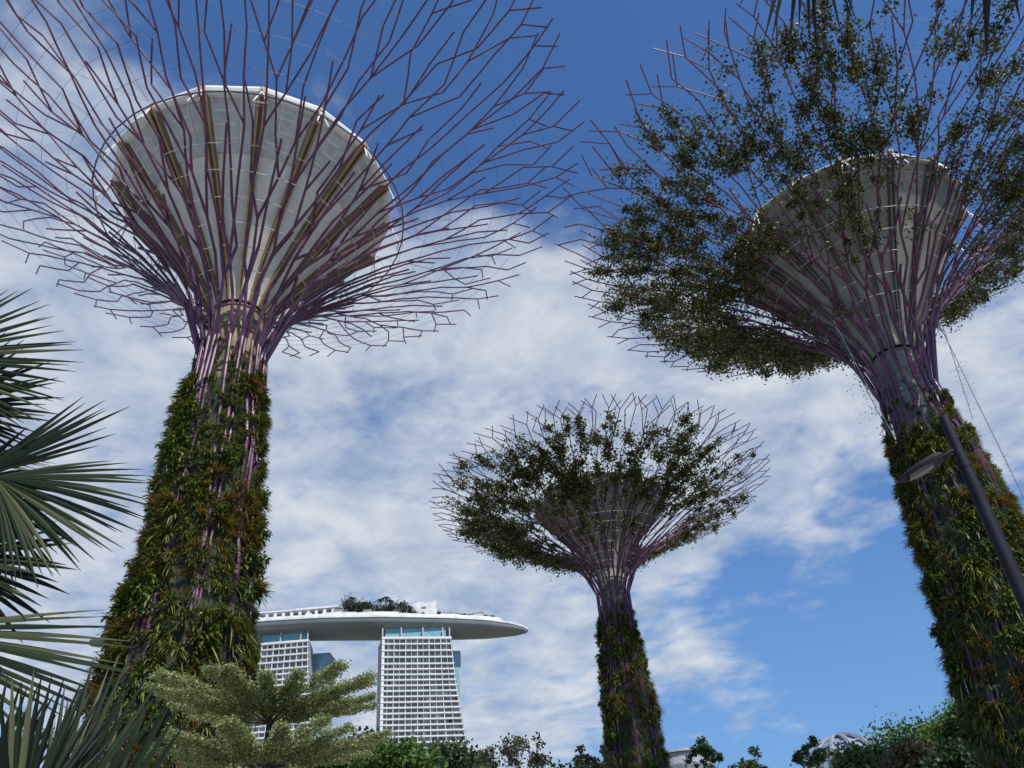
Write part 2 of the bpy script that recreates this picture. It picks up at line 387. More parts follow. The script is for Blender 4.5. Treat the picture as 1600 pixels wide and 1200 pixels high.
        for root_i, ph in enumerate(lev[0]):
            b = MB(); tw = (1 if root_i % 2 else -1)*R_(20); nst = 10
            b.tube([P3(-1+x/nst, ph+tw*(1-x/nst)*1.2) for x in range(nst+1)], [(.072 if root_i % 3 else .052)*k]*(nst+1), 8)
            if lay == 0 and root_i % 2 == 0: b.tube([P3(-x/22, ph+R_(14)*math.sin(x*1.9+root_i)+tw*x/22*1.2, 0, -.05) for x in range(9)], .052*k, 5)
            stack = [(0, root_i, ph, 0.0)]
            while stack:
                q, c, p, u = stack.pop()
                A = P3(u, p, lay); ra = (.076-.036*min(1, u*1.7))*k
                if q == len(lev)-1:
                    r, _z = prof_b(u, lay)
                    for sg in ((-1, 1) if rd.random() < .62 else (rd.choice((-1, 1)),)):
                        u3 = min(1.07, u+.075*rd.uniform(.7, 1.3)); e = P3(u3, p+sg*rd.uniform(.35, .75)*.075*Ltot/r, lay, rd.uniform(-.08, .08)); b.tube([A, e], .036*k, 5)
                    continue
                ch = kids[q][c]
                if not ch and q < 8: ch = []
                for c2 in ch:
                    u2 = US[q+1]+sh*(1 if q < 8 else -.3)*.5+rd.uniform(-.018, .018); r, _z = prof_b(u2, lay)
                    dp_ = ang(lev[q+1][c2], p); mx_ = .72*(u2-u)*Ltot/max(r, 1.7*k); p2 = p+max(-mx_, min(mx_, dp_))
                    B = P3(u2, p2, lay); rb = (.076-.036*min(1, u2*1.7))*k
                    b.tube([A, A.lerp(B, .5)+Vector((math.cos(p), math.sin(p), 0))*(.03 if u > .3 else 0), B], [ra, (ra+rb)/2, rb], 6 if q < 4 else 5)
                    segs.append((u, p, u2, p2, lay)); nodes.append((u2, p2, lay)); stack.append((q+1, c2, p2, u2))
            b.build('branch', M['steel'], root, smooth=False)
    # --- hoops: bright ones by the funnel, thin dark cables farther out
    for u in (.02, .055, .095, .14, .19, .245, .305, .365):
        b = MB(); r, z_ = prof_b(u, 0); r -= .12
        b.tube([(r*math.cos(q*math.pi/20), r*math.sin(q*math.pi/20), z_+rd.uniform(-.03, .03)) for q in range(40)], .015*k, 4, closed=True)
        b.build('hoop', M['wire'], root)
    for u in (.45, .53, .61, .69, .77, .85, .93):
        b = MB(); r, z_ = prof_b(u, 0)
        b.tube([(r*math.cos(q*math.pi/24), r*math.sin(q*math.pi/24), z_+.04*(q % 2)) for q in range(48)], .0085*k, 3, closed=True)
        b.build('outer_hoop', M['wire_dark'], root)
    b = MB(); r = rimR*1.16; b.tube([(r*math.cos(q*math.pi/20), r*math.sin(q*math.pi/20), zr-1.1*k) for q in range(40)], .035*k, 5, closed=True)
    b.build('service_ring', M['wire_dark'], root)
    b = MB()
    for q in range(NS):
        A = phase+2*math.pi*q/NS; st = Vector((rimR*1.09*math.cos(A), rimR*1.09*math.sin(A), zr+.25))
        for dA, u in ((-.13, .62), (.13, .62), (0, .9), (.05, .78)): b.tube([st, P3(u, A+dA)], .012 if u < .7 else .007, 3)
    b.build('stay_cables', M['wire'], root)
    # --- planted trunk
    b = MB(); pf = []
    for i in range(25):
        z_ = (foltop-.8)*i/24; pf.append((max(colr*1.12, interp(fol, z_)-.50), z_))
    pf.append((colr, foltop-.5)); b.lathe(pf, 36); b.build('planting_panel', M['panel'], root, smooth=True)
    clumps = []; nph = 13; st = MB(); stm = MB()
    for c in range(nph):
        cph = 2*math.pi*c/nph+rd.uniform(-.05, .05); z_ = .3+rd.uniform(0, .5)
        kind = 'fern'; run = 0; blg = 1
        while z_ < foltop+rd.uniform(-1.0, .4):
            if run <= 0: kind = rd.choices(['fern', 'brom', 'leafy', 'moss'], leaves[1])[0]; run = rd.randint(1, 4); blg = rd.uniform(.75, 1.45)
            run -= 1
            for sub in range(2):
                ph = cph+rd.uniform(-.05, .05)+(sub-.5)*.27; sz = rd.uniform(.9, 1.25)*leaves[2]*(blg if kind != 'moss' else 1)
                if rd.random() < (.10 if sub else .04): continue
                kk = kind if rd.random() < .66 or kind == 'moss' else rd.choice(['fern', 'brom', 'leafy', 'fern']); clumps.append((ph, z_+rd.uniform(-.25, .25), kk, sz*rd.uniform(.85, 1.15)))
            z_ += rd.uniform(.50, .85)*leaves[2]*(1.5 if kind == 'moss' and run == 0 else 1)
    zr_ = foltop
    for _ in range(70):   # sparse tufts at the top of the planting
        clumps.append((rd.uniform(0, 6.28), foltop-.4+abs(rd.gauss(0, .8)), rd.choice(['moss', 'fern', 'leafy']), rd.uniform(.5, .85)))
    def cm(ph, z_, sz, kind):
        sz *= (max(interp(fol, z_), 1.4)/2.1)**.7; r = max(interp(fol, z_)-(.44 if kind != 'moss' else .52), colr*1.05)
        o_ = Vector((math.cos(ph), math.sin(ph), -.12)).normalized(); upv = (Vector((0, 0, 1))-o_*o_.z).normalized(); s_ = upv.cross(o_)
        m_ = Matrix((s_, upv, o_)).transposed().to_4x4()
        return Matrix.Translation((r*math.cos(ph), r*math.sin(ph), z_)) @ m_ @ Matrix.Rotation(rd.uniform(-.3, .3), 4, 'Z') @ Matrix.Diagonal((sz, sz, sz*rd.uniform(.85, 1.2), 1))
    facing = sorted(clumps, key=lambda c: -(math.cos(c[0]-camdir)*2+(.0 if c[1] > 5 else -4)+c[3]*.6-(4 if c[2] == 'moss' else 0)))
    nin = {'fern': 0, 'brom': 0, 'leafy': 0, 'moss': 0}
    rest = {q: MB() for q in KN}
    for c in facing:
        v = rd.randrange(3)
        if sum(nin.values()) < 96 and c[2] != 'moss':
            nin[c[2]] += 1; o = link(KN[c[2]], CLM[c[2]][v], root); o.matrix_local = cm(c[0], c[1], c[3], c[2])
        else: rest[c[2]].merge(CL[c[2]][v], cm(c[0], c[1], c[3], c[2]))
    big = MB(); mats = []
    for j, q in enumerate(KN):
        mats.append(M[q]); e = rest[q]; e.mi = [j]*len(e.f); big.merge(e, Matrix.Identity(4))
    # short moss everywhere between the clumps
    mj = len(mats)-2
    for _ in range(420):
        z_ = rd.uniform(1, foltop); m_ = cm(rd.uniform(0, 6.28), z_, rd.uniform(.7, 1.0), 'moss'); e = CL['moss'][rd.randrange(3)]
        n0 = len(big.f); big.merge(e, m_)
        for x in range(n0, len(big.f)): big.mi[x] = mj
    big.build('plant_cover', mats, root, kind='stuff')
    # --- climbers through the crown
    if leaves[0]:
        b = MB(); n = leaves[0]; ls = leaves[3]
        def dens(u, ph):
            v = .62+.16*math.sin(ph*5+seed)+.18*math.sin(ph*11+u*9+seed*2)+.16*math.sin(u*22+ph*3)+.2*math.sin(ph*29-u*31)+.18*math.sin(ph*47+u*60)
            v *= .16 if u < .28 else (.42 if u < .42 else (.85 if u < .52 else 1.35))
            v *= leaves[4](u, (ph-camdir+math.pi) % (2*math.pi)-math.pi)
            return max(0, v)
        cand = [q for q in segs if .08 < q[0] and q[2] < .97]
        cnt = 0
        while cnt < n:
            u, ph, u2, ph2, lay = rd.choice(cand); f = rd.random(); u += (u2-u)*f; ph += (ph2-ph)*f
            if rd.random() > dens(u, ph)**1.8*(.6+.9*u): continue
            c = P3(u, ph, lay, rd.gauss(0, .12)); m_ = rd.randint(8, 84); cnt += m_; sp = rd.uniform(.10, .42)*k; hang = rd.random() < .25
            for _ in range(m_):
                p = c+Vector((rd.gauss(0, sp), rd.gauss(0, sp), rd.gauss(0, sp*.55)-(abs(rd.gauss(0, .35)) if hang else 0)))
                d = Vector((rd.gauss(0, 1), rd.gauss(0, 1), rd.gauss(-.5, .6))).normalized(); s_ = d.orthogonal().normalized(); s_.rotate(Matrix.Rotation(rd.uniform(0, 6.28), 3, d))
                l_ = ls*rd.uniform(.5, 1.55); t = min(1, max(0, rd.gauss(.45, .28)))
                b.face([p, p+d*l_*.45+s_*l_*.36, p+d*l_, p+d*l_*.45-s_*l_*.36], 0, t)
        for _ in range(170):   # twining stems
            u, ph, _a, _b, lay = rd.choice(cand); p = [P3(u+q*.02, ph+rd.gauss(0, .02), lay, rd.uniform(-.05, .05)) for q in range(7)]; b.tube(p, .008, 3, mi=1, cap=False)
        b.build('climbing_foliage', [M['vine'], M['vinestem']], root, kind='stuff')
    return root

def build_supertrees():
    supertree(-22.86, 29.4, 'tall garden tower without crown leaves, white funnel with bronze ribs and a thick white rim', 23.9, 31.9, 6.0, 15.0, 34.8,
              [(0, 3.2), (9, 2.55), (15.6, 2.15), (20, 1.95), (23.0, 1.70), (30, 1.5)], 22.8, 11, True,
              (0, (5, 2.4, 2.6, .9), 1.0), .55, phase=-.072)
    def d3(u, p): return (1.3 if p < .3 else .72)*(.72 if abs(p+.1) < .9 and u > .5 else 1)*(1.0 if u < .75 else .9)
    supertree(29.0, 40.0, 'garden tower with leafy climbers in its crown, behind the street lamp', 24.6, 33.7, 6.0, 15.1, 36.0,
              [(0, 3.3), (11, 2.8), (17.4, 2.35), (21.6, 2.05), (25, 1.8), (30, 1.5)], 23.0, 23, False,
              (150000, (6, 2, 2.0, 1.0), 1.0, .145, d3), .50, phase=.1)
    def d2(u, p): return (.42 if .9 < p < 2.6 else 1.0)*(.8 if abs(p) > 2.2 else 1)
    supertree(5.82, 62.8, 'smallest looking garden tower, leafy crown, standing right of the twin hotel towers', 26.6, 33.1, 5.2, 13.25, 33.9,
              [(0, 3.0), (14.6, 2.3), (19, 2.0), (24, 1.62), (26, 1.45), (30, 1.3)], 25.6, 37, False,
              (84000, (6, 1.5, 3.0, 1.0), 1.0, .175, d2), .56, colr=1.0, phase=.2)

# ------------------------------------------------------------------ hotel with the ship-shaped deck
def build_hotel():
    H = 200+CAMZ
    root = thing('hotel_building', (-130, 515, 0), 'huge white hotel of slab towers carrying one long ship-shaped roof deck', 'hotel')
    ox, oy = -130, 515
    # near edge of the deck in plan, X -> Y, from the photograph; far edge mirrors it about the centre line
    near = [(-268, 496), (-266, 492), (-262, 489), (-250, 486.5), (-200, 484), (-158, 484), (-126, 486), (-89, 492.5), (-51, 503), (-28, 511.5), (-12, 521.5), (-5, 529), (-3, 534)]
    far = [(-268, 497), (-262, 499), (-250, 500.5), (-200, 502), (-166, 506), (-134, 514), (-95, 523), (-55, 531), (-28, 535.5), (-12, 536.5), (-5, 536), (-3, 535.5)]
    def cy(X): return (interp(near, X)+interp(far, X))/2
    xs = []; x = -268.0
    xs = [-268, -267, -266, -264, -262, -256, -250]+[-250+5*i for i in range(1, 44)]+[-30, -25, -20, -16, -12, -9, -7, -5, -4, -3]
    b = MB(); m_ = 14; rows = []
    dk = MB(); rl = MB()
    for X in xs:
        c = cy(X); hw = max(.4, c-interp(near, X)); dep = 5.6*min(1.1, (hw/12)**.75); zt_ = H
        rows.append((X, c, hw, dep))
    def sect(X, c, hw, dep):
        # lower ellipse from near edge round to far edge
        return [(X-ox, c-oy-hw*math.cos(math.pi*i/m_), H-1.6-dep*math.sin(math.pi*i/m_)**.8) for i in range(m_+1)]
    n = len(rows); base = 0
    for r in rows: b.v += sect(*r)
    for i in range(n-1):
        for k in range(m_): b.addf((i*(m_+1)+k, (i+1)*(m_+1)+k, (i+1)*(m_+1)+k+1, i*(m_+1)+k+1))
    hull = b.build('hull', M['hull'], root, smooth=True)
    b = MB()
    def ring(e, z): return [(X-ox+(e if i == n-1 else 0), c-oy-(hw+e), z) for i, (X, c, hw, d) in enumerate(rows)]+[(X-ox, c-oy+(hw+e), z) for X, c, hw, d in rows[::-1]]
    r0, r1, r2, r3 = ring(0, H-1.6), ring(.5, H-1.4), ring(.5, H-.2), ring(-.3, H)
    for A, B in ((r0, r1), (r1, r2), (r2, r3)):
        for i in range(len(A)):
            j = (i+1) % len(A); b.face([A[i], A[j], B[j], B[i]])
    for i in range(n-1):
        b.face([r3[i], r3[i+1], r3[2*n-2-i], r3[2*n-1-i]])
    deck = b.build('roof_deck', M['deckw'], root)
    # white parapet and pool edge just behind the rim, broken into stretches
    rd = random.Random(5)
    b = MB(); X = -255; pr = None
    while X < -24:
        L_ = rd.uniform(4, 13); h = rd.uniform(1.3, 2.6)
        for x_ in (X, X+L_):
            y0 = interp(near, x_)+1.2; row = [(x_-ox, y0-oy, H), (x_-ox, y0-oy, H+h), (x_-ox, y0+.5-oy, H+h), (x_-ox, y0+.5-oy, H)]
            if pr:
                for q in range(3): b.face([pr[q], row[q], row[q+1], pr[q+1]])
            pr = row
        X += L_+.05
    b.build('parapet', M['deckw'], root)
    # long pavilion with flat roof on the left
    b = MB(); b.box(-176-ox, -118-ox, 490-oy, 502-oy, H+6.2, H+6.9); b.box(-142-ox, -116-ox, 491-oy, 502-oy, H+6.9, H+7.8)
    pv = thing_part = b.build('pavilion_roof', M['deckw'], root)
    for i in range(12): b = MB(); b.box(-175+i*5-ox, -173.2+i*5-ox, 490.5-oy, 491.5-oy, H, H+6.2); b.build('pavilion_post', M['deckw'], root)
    b = MB(); b.box(-175-ox, -117-ox, 495-oy, 501-oy, H, H+6.15); b.build('pavilion_wall', M['glassd'], root)
    b = MB(); b.box(-75-ox, -58-ox, 506-oy, 517-oy, H, H+11.3); b.box(-70-ox, -66-ox, 508-oy, 513-oy, H+11.25, H+12.4)
    cb = b.build('roof_cabin', M['deckw'], root)
    b = MB(); b.box(-67.5-ox, -64.5-ox, 505.94-oy, 506.1-oy, H+7, H+8.6); b.build('window', M['glassd'], cb)
    for x_, y_, w_, h_ in ((-36, 513, 6, 4.6), (-101, 493.5, 4.5, 4), (-118, 489.5, 5, 4)):
        b = MB(); b.box(x_-ox, x_+w_-ox, y_-oy, y_+3.5-oy, H+.01, H+h_); b.box(x_-.3-ox, x_+w_+.3-ox, y_-.3-oy, y_+3.8-oy, H+h_, H+h_+.3); b.build('service_hut', M['curtain'], root)
    for i in range(8):
        X = -57+i*4.3; y_ = interp(near, X)+6; b = MB(); b.box(X-ox, X+3.9-ox, y_-oy, y_+3-oy, H+3.6, H+4.1)
        b.box(X+1.8-ox, X+2.1-ox, y_+1.4-oy, y_+1.7-oy, H, H+3.6); b.build('sun_canopy', M['lamp'], root)
    # towers
    def zpix(py, Y):
        p = at(650, py, 100); return CAMZ+(p.z-CAMZ)/p.y*Y
    ztop = zpix(995.5, 500)
    zr = [ztop]
    for i in range(4): zr.append(zr[-1]-3.95)
    while zr[-1] > 6: zr.append(zr[-1]-3.15)
    def tower(X0, Y0, rz, wR):
        """front face runs from X0 to its right edge; leans out toward the ground on the right"""
        t = bpy.data.objects.new('tower', None); COL.objects.link(t); t.parent = root; t.location = (X0-ox, Y0-oy, 0); t.rotation_euler = (0, 0, R_(rz))
        W = 41.5; rq = random.Random(int(X0))
        def right(z): q = max(0, (ztop-z)/60); return W+3.2*q+4.0*q*q if z < ztop else W
        D_ = 17; sk = -1.5   # depth and how far the block is skewed to the left going back
        b = MB()
        zs = [0]+[ztop*i/14 for i in range(1, 15)]
        for z0, z1 in zip(zs, zs[1:]):
            a0, a1 = right(z0), right(z1)
            b.face([(0, 0, z0), (0, 0, z1), (sk, D_, z1), (sk, D_, z0)], 0)
            b.face([(a0, 0, z0), (a0+sk, D_, z0), (a1+sk, D_, z1), (a1, 0, z1)], 0)
            b.face([(sk, D_, z0), (sk, D_, z1), (a1+sk, D_, z1), (a0+sk, D_, z0)], 0)
        b.face([(0, 0, ztop), (W, 0, ztop), (W+sk, D_, ztop), (sk, D_, ztop)], 0)
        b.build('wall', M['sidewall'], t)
        b = MB()
        for i in range(len(zr)-1):
            z1, z0 = zr[i], zr[i+1]; nc = 24; e = right((z0+z1)/2)-.3
            for c in range(nc):
                xa, xb = .3+(e-.3)*c/nc, .3+(e-.3)*(c+1)/nc; v = rq.random()
                b.face([(xa, 1.5, z0), (xb, 1.5, z0), (xb, 1.5, z1), (xa, 1.5, z1)], 0, 0 if v < .015 else (.5+.15*rq.random() if v < .75 else .8+.2*rq.random()))
        b.build('window_wall', M['winwall'], t)
        for i, z in enumerate(zr):
            a0 = right(z); b = MB(); b.box(-.15, a0+.1, -.35, 1.52, z-.8 if i else z-1.3, z); b.build('floor_band', M['facade'], t)
        # vertical fins, wide bays
        nb = 12; b2 = []
        for i in range(nb+1):
            f = i/nb; b = MB(); big = i % 2 == 0; wd = .20 if big else .10
            X_ = 0.0+W*f
            if i == 0: wd = .8
            zb_ = 0
            for z0, z1 in zip(zs, zs[1:]):
                e0 = (right(z0)-W)*(f**6 if f < 1 else 1); e1 = (right(z1)-W)*(f**6 if f < 1 else 1)
                xa, xb = X_+e0, X_+e1
                if i == nb: xa -= .7; xb -= .7
                b.hexa([(xa, -.1, z0), (xa+wd*2, -.1, z0), (xa, 1.48, z0), (xa+wd*2, 1.48, z0), (xb, -.1, z1), (xb+wd*2, -.1, z1), (xb, 1.48, z1), (xb+wd*2, 1.48, z1)])
            b.build('fin', M['facade'], t)
        b = MB(); b.box(2.0, W-3.0, 3.2, 10, ztop, ztop+6.5); b.build('crown_glass', M['glassb'], t)
        for x_ in (-.1, 11, 24, 36, W-1.4): b = MB(); b.box(x_, x_+.8, .8, 1.8, ztop, ztop+6.0); b.build('crown_post', M['sidewall'], t)
        # rear slab, shifted to the right, its glass face seen past the edge
        b = MB(); x1 = wR
        b.hexa([(W-8, 19, 0), (x1-1, 19, 0), (W-8, 34, 0), (x1-2, 34, 0), (W-8, 19, ztop-2), (x1, 19, ztop-2), (W-8, 34, ztop-2), (x1+.5, 34, ztop-2)])
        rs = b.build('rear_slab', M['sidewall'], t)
        b = MB(); b.hexa([(W-7.5, 18.7, 2), (x1-2.2, 18.7, 2), (W-7.5, 18.98, 2), (x1-2.2, 18.98, 2), (W-7.5, 18.7, ztop-3), (x1-1.0, 18.7, ztop-3), (W-7.5, 18.98, ztop-3), (x1-1.0, 18.98, ztop-3)])
        for i in range(44):
            z = 10+i*4.1
            if z < ztop-4: b.box(W-7.4, x1-2.3, 18.6, 18.69, z, z+.35, 1)
        for i in range(4): b.box(W-5+i*2.4, W-4.8+i*2.4, 18.6, 18.69, 3, ztop-4, 1)
        b.build('glass_face', [M['glassb'], M['sidewall']], rs)
        return t
    tower(-89.6, 495, 12.5, 49.2); tower(-173.6, 489, 0, 50.0); tower(-257, 490, -3, 46)
    return near

def build_roof_garden(near):
    H = 200+CAMZ
    rd = random.Random(31)
    def crown(b, c, r, n, ls, flat=.8):
        for _ in range(n):
            p = c+Vector((rd.gauss(0, .45), rd.gauss(0, .45), rd.gauss(0, .42*flat)))*r
            d = Vector((rd.gauss(0, 1), rd.gauss(0, 1), rd.gauss(0, 1))).normalized(); s_ = d.orthogonal()
            b.face([p, p+d*ls+s_*ls*.5, p+d*ls*2, p+d*ls-s_*ls*.5], 0, rd.random())
    def rtree():
        t = thing('rooftop_tree', (0, 0, 0), '', 'tree', 'trees on the roof deck'); b = MB(); b.tube([(0, 0, 0), (.2, 0, 3.2), (0, 0, 5)], [.3, .25, .15], 6); b.build('trunk', M['barkd'], t)
        b = MB(); crown(b, Vector((0, 0, 5)), 3.1, 420, .42); crown(b, Vector((1.4, 0, 4)), 2, 150, .42); b.build('crown', M['roofleaf'], t); return t
    def rpalm():
        t = thing('rooftop_palm', (0, 0, 0), '', 'palm tree', 'palms on the roof deck'); b = MB(); b.tube([(0, 0, 0), (.1, 0, 8.4)], [.22, .16], 6); b.build('trunk', M['barkd'], t)
        b = MB()
        for i in range(14):
            a = i*2.399; d = Vector((math.cos(a), math.sin(a), .5)).normalized(); strap(b, Vector((.1, 0, 8.3)), d, Vector((0, 0, 1)), 2.8, .8, .8, rd.random(), 4)
        b.build('crown', M['roofleaf'], t); return t
    T = rtree(); P = rpalm()
    sp = [(542, 1.15), (553, 1.05), (564, .95), (575, .95), (588, .85), (601, .8), (613, .95), (628, 1.0), (638, .85), (648, .5), (661, .42), (685, .5), (698, .4), (530, .45), (708, .42), (722, .38)]
    words = ['bushy tree at the left end of the roof garden', 'tall bushy tree second from the left in the roof garden', 'bushy tree third from the left in the roof garden', 'bushy tree in the middle of the left roof grove', 'low tree in the roof garden left of the palms', 'low tree under the roof palms', 'rounded tree right of the roof palms', 'round bushy tree left of the white roof cabin', 'small tree next to the white roof cabin', 'shrubby tree almost touching the white roof cabin on its left', 'shrub in front of the white roof cabin, left', 'shrub at the right corner of the white roof cabin', 'low shrub just right of the white roof cabin', 'small shrub left of the roof grove by the pavilion', 'low shrub second right of the white roof cabin', 'lowest shrub near the pointed end of the roof deck']
    for i, (px, s) in enumerate(sp):
        o = T if i == 0 else copy_tree(T); p = at(px, 964, 505); yy = interp(near, p.x)+7
        o.location = (p.x*yy/p.y, yy, H); o.scale = (s*1.25, s*1.25, s*1.6); o.rotation_euler[2] = i*1.7; o['label'] = words[i]
    for i, (px, s) in enumerate([(548, 1.2), (570, .95), (594, 1.1), (603, 1.2), (609, 1.05), (640, .75)]):
        o = P if i == 0 else copy_tree(P); p = at(px, 964, 505); yy = interp(near, p.x)+9
        o.location = (p.x*yy/p.y, yy, H); o.scale = (s*1.3, s*1.3, s*1.45); o.rotation_euler[2] = i
        o['label'] = ['leftmost palm rising from the roof grove', 'palm second from the left in the roof grove', 'palm left of the tallest roof palm', 'tallest palm in the middle of the roof grove', 'palm right of the tallest roof palm', 'short palm at the right end of the roof grove'][i]
    for i, (px, s) in enumerate([(156, .5), (166, .55), (174, .5)]):
        o = copy_tree(T); p = at(px, 990, 548); o.location = (p.x*495/p.y, 495, H); o.scale = (s*1.4, s*1.2, s*.9)
        o['label'] = ['dark shrub at the far left tip of the roof deck', 'dark shrub second from the left tip of the roof deck', 'dark shrub beside the green tower at the left of the roof deck'][i]
        o['group'] = 'shrubs on the left end of the roof deck'

# ------------------------------------------------------------------ garden trees
def leaf(b, p, ls, rd, t=None, mi=0, flat=1.0):
    d = Vector((rd.gauss(0, 1), rd.gauss(0, 1), rd.gauss(0, flat))).normalized(); s_ = d.orthogonal().normalized(); s_.rotate(Matrix.Rotation(rd.uniform(0, 6.28), 3, d))
    l_ = ls*rd.uniform(.6, 1.3); b.face([p, p+d*l_*.5+s_*l_*.32, p+d*l_, p+d*l_*.5-s_*l_*.32], mi, rd.random() if t is None else t)
def branchy(b, rd, p, d, ln, r, depth, ends, spread=.6, up=.15, nb=3):
    q = p+d*ln; mid = p.lerp(q, .5)+Vector((rd.gauss(0, .04), rd.gauss(0, .04), rd.gauss(0, .03)))*ln
    b.tube([p, mid, q], [r, r*.8, r*.62], 6 if r > .05 else 4)
    if depth == 0: ends.append(q); return
    for i in range(nb):
        e = (d+Vector((rd.gauss(0, spread), rd.gauss(0, spread), rd.gauss(up, spread*.5)))).normalized()
        branchy(b, rd, q, e, ln*rd.uniform(.6, .82), r*.6, depth-1, ends, spread, up, nb)
    if rd.random() < .5: ends.append(q)
def garden_tree(name, px, py, D, wpx, label, lmat, n, ls, seed, style='round', group=None, hgt=None, cat='tree'):
    """px,py: photo pixel of the crown's top; wpx: crown width in photo pixels"""
    rd = random.Random(seed); top = at(px, py, D); sl = (top-Vector((0, 0, CAMZ))).length; W = wpx/F*sl
    t = thing(name, (top.x, top.y, 0), label, cat, group); h = top.z
    tr = MB(); ends = []
    if style == 'open':
        ch = W*.95; branchy(tr, rd, Vector((0, 0, 0)), Vector((0, 0, 1)), h-ch*1.05, .16, 0, [], 0)
        for i in range(5):
            a = i*1.257+rd.uniform(-.3, .3); branchy(tr, rd, Vector((0, 0, h-ch*1.05)), Vector((math.cos(a)*.75, math.sin(a)*.75, rd.uniform(.25, 1.3))).normalized(), ch*.36, .08, 3, ends, .62, .08, 2)
        mx = max(e.z for e in ends); 
    else:
        ch = W*.8; branchy(tr, rd, Vector((0, 0, 0)), Vector((0, 0, 1)), h-ch*.95, .22, 0, [], 0)
        for i in range(6):
            a = i*1.047+rd.uniform(-.3, .3); branchy(tr, rd, Vector((0, 0, h-ch*.95)), Vector((math.cos(a)*.8, math.sin(a)*.8, rd.uniform(.3, 1.2))).normalized(), ch*.34, .12, 2, ends, .55, .2, 3)
        mx = max(e.z for e in ends)
    sx = W*.5/max(.1, max(math.hypot(e.x, e.y) for e in ends))*.9; z0 = h-ch*1.05
    def fit(v):
        if v.z > z0: return Vector((v.x*sx, v.y*sx, z0+(v.z-z0)*(h*.985-z0)/max(.1, mx-z0)))
        return v
    tr.v = [tuple(fit(Vector(v))) for v in tr.v]; ends = [fit(e) for e in ends]
    tr.build('trunk', M['barkd'] if style != 'open' else M['bark'], t)
    b = MB(); per = max(8, int(n/len(ends))); cr = W*(.032 if style == 'open' else .085)
    for e in ends:
        tone = rd.uniform(-.2, .2); k = rd.uniform(.6, 1.5)
        for _ in range(int(per*k)):
            p = e+Vector((rd.gauss(0, cr), rd.gauss(0, cr), rd.gauss(0, cr*.7)))*k**.5
            leaf(b, p, ls, rd, min(1, max(0, rd.gauss(.5+tone, .22))))
    if style == 'round':   # fill
        for _ in range(n//2):
            e = rd.choice(ends)*1.0; p = e.lerp(Vector((0, 0, h-ch*.5)), rd.random()*.6)+Vector((rd.gauss(0, cr), rd.gauss(0, cr), rd.gauss(0, cr)))
            leaf(b, p, ls, rd, rd.random()*.6)
    b.build('crown', M[lmat], t); return t
def build_garden_trees():
    G = 'bushy trees below the hotel'
    garden_tree('bushy_tree', 560, 1152, 60, 105, 'dark green bushy tree below the gap between the hotel towers', 'bushd', 5200, .30, 1, group=G)
    garden_tree('bushy_tree', 500, 1168, 55, 120, 'bright green bushy tree beside the layered pale tree', 'bush', 5200, .28, 2, group=G)
    garden_tree('bushy_tree', 620, 1164, 52, 110, 'green bushy tree at the foot of the nearest hotel tower', 'bush', 5200, .28, 3, group=G)
    garden_tree('bushy_tree', 690, 1166, 58, 110, 'feathery dark tree crossing the lower right of the hotel tower', 'bushd', 3600, .26, 4, group=G)
    garden_tree('bushy_tree', 745, 1180, 66, 70, 'low dark bush right of the nearest hotel tower', 'bushd', 2200, .26, 5, group=G)
    garden_tree('open_crowned_tree', 800, 1150, 46, 128, 'slender tree with open leaf tufts between hotel tower and small garden tower', 'olive', 2300, .18, 6, 'open')
    garden_tree('open_crowned_tree', 925, 1166, 60, 62, 'half hidden small tree at left foot of the small garden tower', 'olive', 1500, .27, 7, 'open')
    garden_tree('open_crowned_tree', 1098, 1152, 78, 58, 'tall thin tree just right of the small garden tower', 'bushd', 2600, .25, 8, 'open')
    garden_tree('open_crowned_tree', 1165, 1168, 78, 72, 'lower thin tree, second to the right of the small garden tower', 'bushd', 2300, .25, 9, 'open')
    garden_tree('open_crowned_tree', 1262, 1148, 62, 66, 'thin tufted tree in front of the glass conservatory shell', 'bushd', 2300, .20, 10, 'open')
    G = 'trees at the foot of the leafy lamp-side tower'
    garden_tree('leafy_tree', 1345, 1172, 55, 80, 'dark tree left of the brownish one near the right edge', 'bushd', 3600, .28, 11, group=G)
    garden_tree('leafy_tree', 1432, 1128, 70, 150, 'bright green broad tree in the group at lower right', 'bush', 11000, .26, 12, group=G)
    garden_tree('leafy_tree', 1425, 1172, 50, 110, 'brownish olive tree in front of the bright green one', 'brownleaf', 4200, .24, 13, group=G)
    garden_tree('leafy_tree', 1503, 1106, 62, 100, 'tall dark green tree against the right leafy tower trunk', 'bush', 9000, .25, 14, group=G)
    garden_tree('leafy_tree', 1500, 1165, 48, 110, 'dark low tree at the foot of the right leafy tower', 'bushd', 4200, .26, 15, group=G)
    garden_tree('leafy_tree', 1590, 1150, 58, 100, 'tree behind the right leafy tower at the photo edge', 'bushd', 3600, .28, 16, group=G)
    # hedge-like trees hidden low behind, closing the view near the ground
    garden_tree('bushy_tree', 880, 1196, 70, 120, 'low green tree top between the open tufted trees', 'bush', 2600, .3, 17)
    # thin bare twiggy shrub behind the lower left palm
    t0 = at(135, 1105, 16); t = thing('bare_shrub', (t0.x, t0.y, 0), 'bare twiggy shrub behind the dark palm leaves at lower left', 'shrub'); b = MB(); rd = random.Random(3); e = []
    b.tube([(0, 0, 0), (0, 0, t0.z-1.6)], [.05, .035], 5)
    for i in range(7): branchy(b, rd, Vector((0, 0, t0.z-1.6)), Vector((rd.gauss(0, .3), rd.gauss(0, .3), 1)).normalized(), .6, .018, 3, e, .4, .1, 2)
    b.build('twigs', M['bark'], t)

